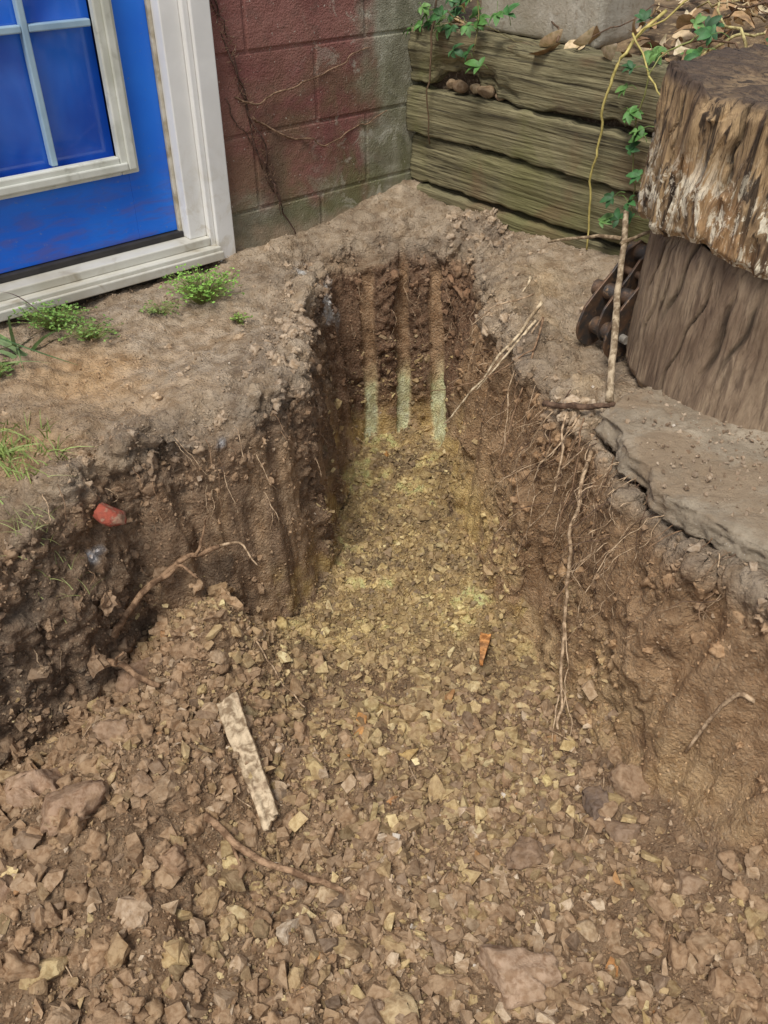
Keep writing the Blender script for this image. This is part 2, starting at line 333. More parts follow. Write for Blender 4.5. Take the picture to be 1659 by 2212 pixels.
def pal_top(p,s): return pick([(188,168,144),(170,150,128),(206,188,164),(150,130,108),(222,212,196)],[30,30,12,20,1],len(p))*rng.uniform(.82,1.1,(len(p),1))
def pal_wall(p,s): return pick([(160,134,108),(174,146,116),(132,112,90),(194,170,140),(218,210,196)],[30,30,25,8,.6],len(p))*rng.uniform(.82,1.1,(len(p),1))
cx,cy=fcn[:,0],fcn[:,1]
fore=ss(1.5,1.1,cy); lane=np.exp(-((cx-.15)/.33)**2); sandy=1-.92*ss(.40,.52,cx)*ss(.70,.85,cy); pn=.25+ss(-.4,.5,fbm(fcn,5,2,33)); sl_=ss(1.2,1.45,cy)
scatter(60000,.0014,.0038,chunks,ffloor*(.4+pn),pal_floor,.1,1.3,False,.6)
scatter(13000,.0035,.010,shards+chunks,ffloor*(.3+.7*lane)*sandy*pn*(1-sl_),pal_floor,.15,1.6,False,.4)
scatter(5500,.003,.011,shards+chunks,ffloor*sl_*pn,pal_slot,.15,1.5,True,.35)
scatter(900,.009,.019,shards+chunks,ffloor*sl_,pal_slot,.05,1.6,True,.3)
scatter(3600,.009,.023,shards+chunks[10:],ffloor*(.03+fore)*(.10+lane)*sandy,pal_floor,.15,1.6,True,.15)
scatter(1700,.007,.022,clods+chunks,ffloor*fore*(1.15-lane)*sandy*pn,pal_floor,.1,1.5,False,.6)
scatter(500,.008,.026,softs,ffloor*fore*(1.15-lane)*sandy,pal_floor,.0,1.5,False,.93)
scatter(300,.018,.038,bigs,ffloor*fore*(.5+ss(1.0,.7,cy))*sandy,pal_floor,.1,1.8,False,.35)
scatter(18000,.0014,.0045,chunks,ss(.02,-.05,fd)*(.15+frim),pal_top,.15,1.5,False,.6)
scatter(700,.004,.011,clods+chunks,frim*ss(-.22,-.1,fcn[:,2])+.04*ss(.02,-.05,fd),pal_top,.0,1.5,False,.75)
scatter(520,.006,.022,softs,frim*ss(-.22,-.10,fcn[:,2])+.02*ss(.02,-.05,fd),pal_top,-.2,1.7,False,.96)
scatter(13000,.0016,.005,chunks,ss(.8,.5,nrm[:,2])*ss(-.02,.02,fd)+.0,pal_wall,.1,1.4,False,.75)
scatter(600,.005,.014,clods+chunks,ss(.85,.5,nrm[:,2])*ss(-.02,.02,fd)*ss(-.5,-.1,fcn[:,2])*sandy,pal_wall,-.2,1.6,False,.85)
scatter(150,.008,.020,softs,ss(.85,.5,nrm[:,2])*ss(-.02,.02,fd)*ss(-.55,-.3,fcn[:,2])*sandy,pal_wall,-.35,1.6,False,.96)
scatter(220,.010,.030,softs+clods,ss(.0,.06,fd)*ss(.3,.15,fd)*ss(-.2,-.3,fcn[:,2])*(cx<-.25)*ss(.4,.7,nrm[:,2]),pal_wall,.1,1.5,False,.8)
N=6000; px_=rng.uniform(.42,1.3,N*3); py_=rng.uniform(.6,1.62,N*3); sdv=sdist(px_,py_,slabpoly); kk=np.where((sdv>.012)&(rng.random(N*3)<.25+.75*ss(.0,.15,sdv)))[0][:N]
s_=.0012*(6.0)**(rng.random(len(kk))**2); put(np.stack([px_[kk],py_[kk],.004+s_*.3],-1),s_,chunks,pal_top(np.zeros((len(kk),3)),0))
g=G('rubble',.93); o=g.obj(); a=g.attr('Col')
c=g.mix(g.mr(g.noise(o,90,5,.4),.35,.7),a,g.mix(1,a,C(200,188,174),'MULTIPLY')); c=g.mix(g.mr(g.noise(o,40,6),.42,.66,0,.35),c,C(168,140,110)); g.col(c)
g.bump(g.noise(o,260,6,.2,.65),.0024,.9); rubm=g.m
link('rubble',fastmesh('rubble',np.vstack(RV),np.vstack(RF),np.vstack(RC),rubm,np.concatenate(RS)))

bpy.context.view_layer.update(); gev=ground.evaluated_get(bpy.context.evaluated_depsgraph_get())
def snap(x,y,dz=0):
    ok,l,n,i=gev.ray_cast(Vector((x,y,1)),Vector((0,0,-1))); return Vector((x,y,l.z+dz))
big=[(-.135,1.02,.042,(200,176,128),0),(-.05,.92,.028,(196,172,136),0),(.46,.96,.044,(168,140,112),1),(.385,.92,.04,(122,104,90),1),(.425,.86,.036,(148,124,102),0),(.255,.84,.044,(154,128,104),1),(-.64,.93,.085,(184,154,128),1),(-.545,.86,.06,(174,144,118),1),(-.50,1.20,.05,(154,126,102),1),(-.49,1.0,.04,(166,138,112),1),(.21,.62,.068,(184,156,130),1),(.02,.58,.048,(198,174,134),1),(-.055,.68,.024,(194,172,140),0),(.09,.68,.026,(160,136,112),0),(.61,.97,.026,(170,142,114),1),(.31,.99,.015,(224,202,142),0),(.355,.99,.013,(230,212,154),0),(.28,1.05,.021,(224,198,128),0),(-.013,.80,.012,(150,160,174),0),(.33,.82,.011,(238,230,220),0),(-.20,.74,.013,(232,218,192),0),(-.36,.80,.032,(170,140,112),1),(-.62,.72,.042,(168,138,112),1),(.5,.76,.032,(162,136,110),1),(.33,.70,.028,(186,162,130),0),(-.30,.62,.022,(178,150,120),1),(-.1,.78,.024,(198,174,140),0),(.12,.93,.022,(190,168,128),0),(.05,1.06,.022,(188,158,104),0),(-.42,.9,.026,(174,146,118),1)]
for i,(x,y,s,c,k) in enumerate(big):
    V,F=clod_t(4,300+i,.42,(1,.82,.68 if k else .45),13 if not k else 9,.09 if not k else .15)
    a=random.uniform(0,6.28); R=np.array(Matrix.Rotation(a,3,'Z')@Matrix.Rotation(random.uniform(-.3,.3),3,'X')); p=snap(x,y,s*.15)
    V=(V@R.T)*s; cc=lin(c)*(1+.12*fbm(V+i,60,3,i))[:,None]
    link('rock',fastmesh('rock',V,F,np.clip(cc,0,1),rubm,False),None,p)
g=G('brick_red',.85); o=g.obj(); c=g.mix(g.mr(g.noise(o,60,5),.4,.65),C(162,80,60),C(130,66,52)); c=g.mix(g.mr(g.noise(o,50,6),.48,.62,0,.85),c,C(160,132,108)); g.col(c); g.bump(g.noise(o,200,5),.003,.8)
V,F=clod_t(3,901,.3,(1,.65,.5),12,.1); link('brick_fragment',fastmesh('brick_fragment',V*.038,F,None,g.m,False),None,(-.52,1.292,-.112)).rotation_euler=(.5,.2,.3)
V,F=slab_t(.016,.010,.008,903); link('brick_fragment',fastmesh('brick_fragment',V,F,None,g.m,False),None,(-.71,1.15,-.19))

# ---------- house
AH=math.atan2(-.652,-.758); AT=math.atan2(-.758,.652)
house=empty('block_house',(CO[0],CO[1],0),AH)
mb=MB(); mort=MB()
def row(z0,z1,s0,s1,ph):
    js=[s0]+[ph+.4*k for k in range(-3,12) if s0+.03<ph+.4*k<s1-.03]+[s1]
    for a_,b_ in zip(js[:-1],js[1:]): box(mb,a_+.004,b_-.004,-.19,0+random.uniform(-.0015,.0015),z0+.004,z1-.004)
zr=[-.318+.2*k for k in range(15)]
for k,z in enumerate(zr):
    z0=z; z1=z+.2; ph=.35 if k%2==1 else .17
    if z0<2.05:
        row(z0,z1,-.2,.70,ph); row(z0,z1,1.85,3.4,ph)
    else: row(z0,z1,-.2,3.4,ph)
w_=mb.make('wall_blocks',soil,house,False)
box(mort,-.195,.695,-.185,-.0035,-.32,2.66); box(mort,1.855,3.395,-.185,-.0035,-.32,2.66); box(mort,.695,1.855,-.185,-.0035,2.09,2.66)
mo=mort.make('wall_mortar',soil,house,False); bevel_obj(w_,.004,2)
g=G('painted_block',.85); o=g.obj(); x,y,z=g.sep(o)
nz=g.noise(o,9,6,.3); nzc=g.ma('SUBTRACT',nz,.5)
red=g.mix(g.mr(g.noise(o,5,5),.3,.7),C(124,74,68),C(150,102,92)); red=g.mix(g.mr(g.noise(o,24,6,.5),.5,.75,0,.6),red,C(108,80,70))
grey=g.mix(g.mr(g.noise(o,12,6),.35,.7),C(126,122,102),C(176,172,152)); 
pm=g.mr(g.ma('ADD',x,g.ma('MULTIPLY',nzc,.30)),.10,.22); pz=g.mr(g.ma('ADD',z,g.ma('MULTIPLY',nzc,.30)),.03,.14)
c=g.mix(g.ma('MULTIPLY',pm,pz),grey,red)
gm=g.ma('MULTIPLY',g.mr(z,.66,.02),g.mr(g.noise(o,7,8,.7,.6),.36,.62)); gm=g.ma('MULTIPLY',gm,g.mr(x,.75,.2,.4,1.0))
c=g.mix(g.ma('MULTIPLY',gm,.85),c,C(110,110,70))
c=g.mix(g.mr(g.noise(o,110,2),.67,.73,0,.7),c,C(205,195,180))
c=g.mix(g.mr(g.noise(o,3.1,7,1.0),.56,.7,0,.35),c,C(84,68,58))
c=g.mix(g.ma('MULTIPLY',g.mr(g.noise(o,4.3,8,.8,.65),.56,.64),g.mr(x,.45,.12,0,.7)),c,C(66,64,50))
c=g.mix(g.ma('MULTIPLY',g.mr(g.noise(o,13,8,.8,.7),.56,.62),g.mr(x,.5,.1,0,.6)),c,C(192,188,170))
c=g.mix(g.mr(g.ma('ADD',z,g.ma('MULTIPLY',nzc,.2)),.05,-.02,0,.85),c,C(162,142,118))
g.col(c); g.bump(g.ma('ADD',g.noise(o,220,5),g.ma('MULTIPLY',g.noise(o,40,5),1.2)),.006,1)
w_.data.materials.clear(); w_.data.materials.append(g.m); mo.data.materials.clear(); mo.data.materials.append(g.m)
def simple(name,c1,c2,rough=.6,sc=12,bs=.001,dirt=None,dm=.5,metal=0):
    g=G(name,rough); o=g.obj(); c=g.mix(g.mr(g.noise(o,sc,6,.3),.35,.7),c1,c2)
    if dirt: c=g.mix(g.mr(g.noise(o,sc*2.3,7,.6),.55,.78,0,dm),c,dirt)
    g.b.inputs['Metallic'].default_value=metal
    g.col(c); g.bump(g.noise(o,sc*12,4),bs*.4,.4); return g.m
g=G('white_vinyl',.5); o=g.obj(); x,y,z=g.sep(o); c=g.mix(g.mr(g.noise(o,5,6,.3),.35,.7),C(234,232,227),C(221,219,214)); c=g.mix(g.ma('MULTIPLY',g.mr(z,.4,-.04),g.mr(g.noise(o,18,8,.6,.7),.46,.64,0,.5)),c,C(188,176,150)); g.col(c); trim=g.m
seal=simple('weather_seal',C(206,198,180),C(160,146,118),.7,30)
def part(name,boxes,mat,bev=.003,parent=house):
    m_=MB()
    for b in boxes: box(m_,*b)
    o_=m_.make(name,mat,parent,False); 
    if bev: bevel_obj(o_,bev,2)
    return o_
part('door_casing',[(.680,.735,-.05,.028,-.04,2.13),(1.81,1.865,-.05,.028,-.04,2.13),(.7351,1.8099,-.05,.027,2.075,2.131)],trim)
part('brickmould',[(.7352,.752,-.05,.018,-.02,2.0748),(1.793,1.8098,-.05,.018,-.02,2.0748)],trim)
part('door_jamb',[(.7522,.805,-.12,.002,.045,2.0745),(1.741,1.7928,-.12,.002,.045,2.0745),(.8052,1.7408,-.12,.001,2.03,2.074)],trim)
part('jamb_seal',[(.8053,.815,-.10,-.035,.05,2.029),(1.731,1.7407,-.10,-.035,.05,2.029)],seal,.002)
part('sill',[(.7355,1.8095,-.12,.045,-.015,.022),(.7525,1.7925,-.12,.02,.0222,.045),(.735,1.81,.0452,.056,-.012,.012)],simple('sill_aluminium',C(206,203,192),C(184,178,162),.45,7,.001,C(140,126,100),.8),.003)
part('sill_timber',[(.70,1.85,-.16,.012,-.16,-.017)],simple('dark_timber',C(80,68,54),C(54,46,38),.9,20,.003),.004)  # dark brown timber strip below the sill
part('threshold',[(.8055,1.7405,-.115,-.03,.0452,.062)],simple('dark_rubber',C(52,48,46),C(36,34,34),.7,20),.003)
g=G('blue_door_paint',.38); o=g.obj(); x,y,z=g.sep(o)
c=g.mix(g.mr(g.noise(o,4,5),.3,.7),C(20,104,222),C(34,120,232)); sm=g.ma('MULTIPLY',g.mr(z,.34,.08),g.mr(g.noise(g.mp(o,(1,1,4)),12,7,.5),.42,.7)); c=g.mix(g.ma('MULTIPLY',sm,.6),c,C(96,92,160)); c=g.mix(g.mr(g.noise(o,70,5),.64,.72,0,.4),c,C(120,130,170)); g.col(c); g.bump(g.noise(g.mp(o,(1,1,6)),30,4),.0006,.4)
part('door_leaf',[(.8155,.93,-.09,-.045,.064,2.027),(1.615,1.7305,-.09,-.045,.064,2.027),(.9302,1.6148,-.09,-.0452,.064,.265),(.9302,1.6148,-.09,-.0452,1.20,2.027)],g.m,.001)
part('glass_frame',[(.910,.958,-.044,-.020,.24,1.222),(1.587,1.635,-.044,-.020,.24,1.222),(.9582,1.5868,-.044,-.0202,.24,.284),(.9582,1.5868,-.044,-.0202,1.18,1.222),(.918,.94,-.0198,-.012,.25,1.212),(.9402,1.605,-.0198,-.0122,.25,.27)],simple('frame_grey_vinyl',C(216,216,206),C(190,190,176),.5,9,.001,C(130,126,108),.7),.005)
part('muntins',[(x_-.008,x_+.008,-.066,-.044,.2842,1.1798) for x_ in (1.115,1.272,1.43)]+[(a_,b_,-.066,-.0445,z_-.008,z_+.008) for z_ in (.578,.878) for a_,b_ in ((.9585,1.1068),(1.1232,1.2638),(1.2802,1.4218),(1.4382,1.5865))],simple('muntin_grey',C(160,186,202),C(138,166,188),.5,14),.003)
g=G('window_glass',.06); o=g.obj(); c=g.mix(g.mr(g.noise(o,3.2,3,.8),.35,.65),C(24,82,186),C(50,116,220)); x,y,z=g.sep(o); c=g.mix(g.mr(g.ma('ADD',z,g.ma('MULTIPLY',g.noise(o,5,3),.3)),.75,.30,0,.5),c,C(28,62,140)); g.col(c); g.b.inputs['Coat Weight'].default_value=.5; g.put(g.b.inputs['Roughness'],g.mr(g.noise(o,14,6),.4,.8,.05,.3))  # blue tones and gradient painted into the base colour in place of reflections
part('glass_pane',[(.95,1.595,-.078,-.070,.275,1.19)],g.m,0)
part('interior_backing',[(.90,1.65,-.16,-.10,.2,1.3)],simple('interior_dark',C(20,30,60),C(20,30,60)),0)

# ---------- retaining wall
g=G('old_timber',.88); o=g.obj(); og=g.mp(o,(1.6,30,30)); og2=g.mp(o,(2.5,85,85)); x,y,z=g.sep(o)
c=g.mix(g.mr(g.noise(og,1.6,8,1.0,.6),.28,.74),C(96,90,64),C(160,150,114)); c=g.mix(g.mr(g.noise(og2,1.3,4,.5),.53,.65,0,.8),c,C(56,48,34))
c=g.mix(g.mr(g.noise(o,3.3,6,.6),.46,.66,0,.6),c,C(116,114,66)); c=g.mix(g.mr(g.noise(o,5.3,6,.6),.54,.70,0,.5),c,C(124,98,70)); g.col(c)
g.bump(g.ma('ADD',g.noise(og2,1.0,6,.6,.65),g.ma('MULTIPLY',g.noise(og,2,5,.8),1.0)),.012,1); timb=g.m
wallE=empty('timber_retaining_wall',(CO[0],CO[1],0),AT)
def timber(name,z0,z1,x0,L,yo,seed,rot=0,thick=.14):
    V,F=gridbox(L,thick,z1-z0,int(L/.008),8,20); P=V.copy(); H=z1-z0
    u=(V[:,1]-thick/2)/(thick/2); v=(V[:,2]-H/2)/(H/2)
    k=1-.06*(np.abs(u)**8*np.abs(v)**8)
    V[:,1]=thick/2+u*k*thick/2; V[:,2]=H/2+v*k*H/2
    PS=np.stack([P[:,0]*1.2,P[:,1]*22,P[:,2]*22],-1)+seed*5
    crk=ss(.10,.0,np.abs(fbm(np.stack([P[:,0]*.8,P[:,1]*0,P[:,2]*14],-1)+seed*3,1.0,2,seed+40)))*ss(-.1,.4,fbm(P*np.array([1,0,1]),3,2,seed+50))
    V[:,1]-= (u<-.5)*(.006*fbm(PS,1.0,3,seed)+.006*fbm(P,4,2,seed+3)-.012*crk)
    V[:,2]+= (.005*fbm(P*np.array([1,0,0])+seed,3,3,seed+8)+.004*fbm(P*np.array([1,0,0])+seed,25,2,seed+18))*np.abs(v)
    if rot:
        t=P[:,0]; e=.9*ss(.06,.14,t)*ss(.42,.34,t)*(.7+.5*fbm(P*np.array([1,0,0]),14,3,3))+ss(.52,.6,t)*(.12+.45*np.clip(fbm(P*np.array([1,0,0]),8,3,9),0,1))
        front=(u<.2); V[:,2]+=e*rot*ss(.5,-1,v); V[:,1]+= front*e*.03*ss(.9,-1,v)
    V+=np.array([x0,yo,z0]); return link(name,fastmesh(name,V,F,None,timb,True),wallE)
timber('timber_1',.345,.492,.0,2.6,.0,1,.045)
timber('timber_2',.205,.336,.0,2.6,-.004,2)
timber('timber_3',.062,.198,.0,2.6,.008,3)
timber('timber_4',-.085,.055,.0,2.6,-.004,4)
timber('timber_5',-.23,-.088,.0,2.6,-.012,5)
mb=MB(); box(mb,0.0,2.55,.05,.13,-.3,.47,lin((96,78,60))); mb.make('backfill',soil,wallE,False)
mb=MB()
for i,(t,yy,zz,s) in enumerate([(.15,.035,.355,.018),(.20,.02,.357,.024),(.255,.03,.356,.021),(.30,.025,.36,.026),(.35,.03,.352,.016)]):
    V,F=clod_t(3,500+i,.12,(1.15,.9,.75),3); mb.add(V*s+np.array([t,yy,zz]),F,lin([(160,138,110),(144,122,96),(170,152,122)][i%3]))
mb.make('packing_stones',rubm,wallE,True)
def embz(t,n):
    P=np.stack([t,n,0*t],-1); return .465+.16*np.maximum(n-.1,0)+.10*np.maximum(n-1,0)+.04*fbm(P,2,3,80)*ss(.1,.5,n)+.012*fbm(P,9,3,81)
tt=np.linspace(-1.6,6,150); nn_=np.concatenate([np.linspace(.08,3,70),np.linspace(3.2,14,20)])
TT,NN=np.meshgrid(tt,nn_,indexing='ij'); EZ=embz(TT,NN)
k=len(nn_); ii,jj=np.meshgrid(np.arange(len(tt)-1),np.arange(k-1),indexing='ij'); ii=ii.ravel();jj=jj.ravel()
EV=np.stack([TT.ravel(),NN.ravel(),EZ.ravel()],-1)
g=G('bank_soil',.95); o=g.obj(); c=g.mix(g.mr(g.noise(o,9,7,.4),.35,.65),C(92,74,56),C(160,134,102)); c=g.mix(g.mr(g.noise(o,45,5),.55,.7),c,C(190,164,124)); g.col(c); g.bump(g.noise(o,50,8,.3,.7),.02,1); bank=g.m
MT=Matrix.Translation((CO[0],CO[1],0))@Matrix.Rotation(AT,4,'Z')
link('embankment',fastmesh('embankment',EV,np.stack([ii*k+jj,(ii+1)*k+jj,(ii+1)*k+jj+1,ii*k+jj+1],-1),None,bank,True)).matrix_world=MT
g=G('leaf_vcol',.6); o=g.obj(); a=g.attr('Col'); c=g.mix(g.mr(g.noise(o,60,4),.35,.7),a,g.mix(1,a,C(200,200,180),'MULTIPLY')); g.col(c); leafm=g.m
mb=MB()
def leaf(mb,p,X_,Y_,N_,L,W,c,curl=.2,seg=4):
    V=[];F=[]
    for i in range(seg+1):
        f=i/seg; wd=W*.5*math.sin(math.pi*min(1,f*.93+.05))**.8; z=curl*L*(f*(1-f)*-1.2+f*f*.5)
        for s_ in (-1,0,1): V.append(p+X_*(f*L)+Y_*(s_*wd)+N_*(z+abs(s_)*wd*.35))
    for i in range(seg):
        for s_ in (0,1): F.append((i*3+s_,i*3+s_+1,(i+1)*3+s_+1,(i+1)*3+s_))
    mb.add(V,F,c)
def rbasis(tilt=.5):
    a=random.uniform(0,6.283); N=Vector((random.gauss(0,tilt),random.gauss(0,tilt),1)).normalized(); X_=Vector((math.cos(a),math.sin(a),0)); X_=(X_-N*X_.dot(N)).normalized(); return X_,N.cross(X_),N
lp=[(226,200,162),(206,174,134),(236,216,184),(170,136,100),(190,154,114),(138,106,78)]
for i in range(2600):
    t=random.uniform(.0,3.0); n=random.uniform(.0,1.0)**1.3*2.4+.04
    if t<.65 and random.random()<.6: continue
    z=float(embz(np.array([t]),np.array([max(n,.08)]))[0])+random.uniform(.0,.04); X_,Y_,N_=rbasis(.55)
    L=random.uniform(.03,.085); leaf(mb,Vector((t,n,z)),X_,Y_,N_,L,L*random.uniform(.4,.65),lin(random.choice(lp)),random.uniform(-.6,.9))
lo=mb.make('leaf_litter',leafm); lo.matrix_world=MT
g=G('twig_vcol',.85); o=g.obj(); a=g.attr('Col'); c=g.mix(g.mr(g.noise(o,70,5,.5),.35,.65),a,g.mix(1,a,C(160,150,140),'MULTIPLY')); g.col(c); g.bump(g.noise(o,240,4),.003,.8); twig=g.m
mb=MB()
for i in range(110):
    t=random.uniform(.5,2.6); n=random.uniform(.02,1.3); a=random.uniform(0,6.28); L=random.uniform(.12,.5); z=float(embz(np.array([t]),np.array([max(n,.08)]))[0])+.025
    p=Vector((t,n,z)); d=Vector((math.cos(a),math.sin(a),random.uniform(-.05,.25)))
    if (p+d*L).y<-.02: d.y=abs(d.y)
    r=random.uniform(.0012,.0045); tube(mb,[p,p+d*L*.5+Vector((0,0,random.uniform(0,.05))),p+d*L],r,r*.5,lin(random.choice([(206,182,140),(160,130,98),(120,94,72),(210,196,136)])),6,.03,5)
mb.make('twigs',twig).matrix_world=MT
def concrete(name,c1,c2,dirt,dm):
    g=G(name,.93); o=g.obj(); c=g.mix(g.mr(g.noise(o,9,7,.4),.35,.7),c1,c2); c=g.mix(g.mr(g.noise(o,60,5),.5,.7,0,.6),c,C(146,128,106)); c=g.mix(g.mr(g.vor(o,90),.12,.06,0,.7),c,C(214,206,190)); c=g.mix(g.mr(g.noise(o,6,8,.5,.65),.44,.58,0,dm),c,dirt); g.col(c); g.bump(g.ma('ADD',g.noise(o,120,8,.2,.75),g.ma('MULTIPLY',g.noise(o,14,4),.6)),.009,1); return g.m
conc=concrete('old_concrete',C(160,144,122),C(196,180,156),C(168,144,116),.75)
conc2=concrete('pale_concrete',C(184,176,158),C(212,204,188),C(170,156,132),.5)
V,F=gridbox(.25,.42,.32,26,40,32); V=V+.003*np.stack([fbm(V,9,4,1),fbm(V,9,4,2),fbm(V,9,4,3)],-1)
cor=np.stack([np.minimum(V[:,0],.25-V[:,0]),np.minimum(V[:,1],.42-V[:,1]),np.minimum(V[:,2],.32-V[:,2])],-1); V=V+(np.array([.125,.21,.16])-V)*(.03*ss(.02,0,np.sort(cor,1)[:,1]))[:,None]
cb=link('concrete_block',fastmesh('concrete_block',V,F,None,conc2,True),None,(.552,2.505,.480)); cb.rotation_euler=(.02,-.03,math.radians(42))

def stem_leaf(mb,base,tip,N_,sz,c):
    tube(mb,[base,(base+tip)/2+Vector((0,0,.008)),tip],.0009,.0007,lin((120,150,80)),4,0,3)
    D=(tip-base); D=(D-N_*D.dot(N_)).normalized(); S=N_.cross(D)
    for an,l in ((0,1),(.75,.85),(-.75,.85),(1.55,.6),(-1.55,.6)):
        d=(D*math.cos(an)+S*math.sin(an)-N_*.15).normalized(); nn=(N_+Vector((random.gauss(0,.2),random.gauss(0,.2),random.gauss(0,.2)))).normalized(); d=(d-nn*d.dot(nn)).normalized()
        leaf(mb,tip,d,nn.cross(d),nn,sz*l,sz*l*.5,c*random.uniform(.8,1.2),-.25)
greens=[lin((70,120,66)),lin((92,140,70)),lin((58,100,58)),lin((112,152,84))]
def creeper(name,paths,clusters):
    mb=MB()
    for P,r,c in paths: tube(mb,P,r,r*.6,lin(c),6,.012,6)
    for (t,y,z,sz) in clusters:
        b=Vector((t,y,z)); N_=Vector((random.gauss(0,.35),-.6,random.uniform(.4,1.0))).normalized(); a=random.uniform(0,6.28)
        dd=Vector((math.cos(a),-.3,math.sin(a)*.6)); stem_leaf(mb,b,b+dd*random.uniform(.02,.05),N_,sz,random.choice(greens))
    mb.make(name,leafm).matrix_world=MT
cl_=[(random.uniform(.78,.93),random.uniform(-.05,-.02),.08+.42*(i+random.random())/16,random.uniform(.026,.042)) for i in range(16)]
cl_+=[(random.uniform(.70,1.15),random.uniform(-.03,.2),random.uniform(.5,.56),random.uniform(.03,.05)) for i in range(14)]
creeper('creeper_vine',[([(.80,.08,.60),(.775,-.02,.52),(.755,-.035,.43),(.745,-.03,.30),(.742,-.03,.2),(.755,-.03,.04)],.0042,(206,188,114)),([(.9,.1,.56),(.86,-.02,.50),(.85,-.03,.36),(.87,-.03,.22),(.88,-.025,.1)],.0022,(150,150,90)),([(.77,.0,.55),(.9,-.04,.45),(1.0,-.05,.42)],.0025,(200,184,110)),([(.95,.2,.75),(.86,.05,.62),(.77,.0,.53)],.003,(196,178,104))],cl_)
cl_=[(random.uniform(-.02,.42),random.uniform(-.04,.06),random.uniform(.48,.60),random.uniform(.03,.048)) for i in range(26)]+[(.36,-.04,.43,.05),(.30,-.04,.45,.045),(.2,-.03,.44,.04)]
creeper('creeper_vine',[([(-.05,.05,.52),(.1,.02,.54),(.25,.0,.52),(.42,.03,.5)],.002,(120,110,70)),([(.122,.0,.62),(.121,-.03,.48),(.118,-.03,.34),(.124,-.025,.19)],.0035,(110,88,66)),([(.2,.03,.7),(.28,.0,.56),(.3,-.04,.46)],.002,(130,120,70))],cl_)
MH=Matrix.Translation((CO[0],CO[1],0))@Matrix.Rotation(AH,4,'Z')
mb=MB(); vc=lin((96,70,58)); vc2=lin((156,126,100))
tube(mb,[(.67,.006,.75),(.661,.006,.605),(.617,.008,.45),(.577,.008,.331),(.543,.008,.205),(.507,.008,.083),(.46,.012,.0)],.0028,.0022,vc,6,.014,8)
tube(mb,[(.665,.005,.66),(.625,.006,.50),(.61,.006,.40),(.572,.006,.30),(.548,.007,.20),(.515,.006,.11)],.0017,.0013,vc,6,.016,8)
tube(mb,[(.62,.006,.375),(.55,.006,.355),(.45,.008,.385),(.338,.006,.405),(.25,.01,.425),(.15,.006,.45)],.0026,.0014,vc2,6,.012,8)
tube(mb,[(.577,.006,.33),(.50,.006,.275),(.40,.006,.235),(.30,.008,.225),(.2,.006,.245),(.1,.006,.275)],.0026,.0014,vc2,6,.012,8)
tube(mb,[(.66,.005,.38),(.62,.006,.32),(.57,.006,.24),(.52,.006,.15),(.50,.01,.06)],.0018,.0012,vc,6,.012,8)
for i in range(110):
    f=random.random(); s0=.66-.16*f+random.uniform(-.01,.01); z0=.62-.54*f; a=random.uniform(-1,1)+(math.pi if random.random()<.5 else 0); L=random.uniform(.008,.03)
    tube(mb,[(s0,.004,z0),(s0+math.cos(a)*L*.5,.008,z0+math.sin(a)*L*.5),(s0+math.cos(a)*L,.003,z0+math.sin(a)*L)],.0007,.0004,vc2,4,0,3)
mb.make('dead_vine',twig).matrix_world=MH

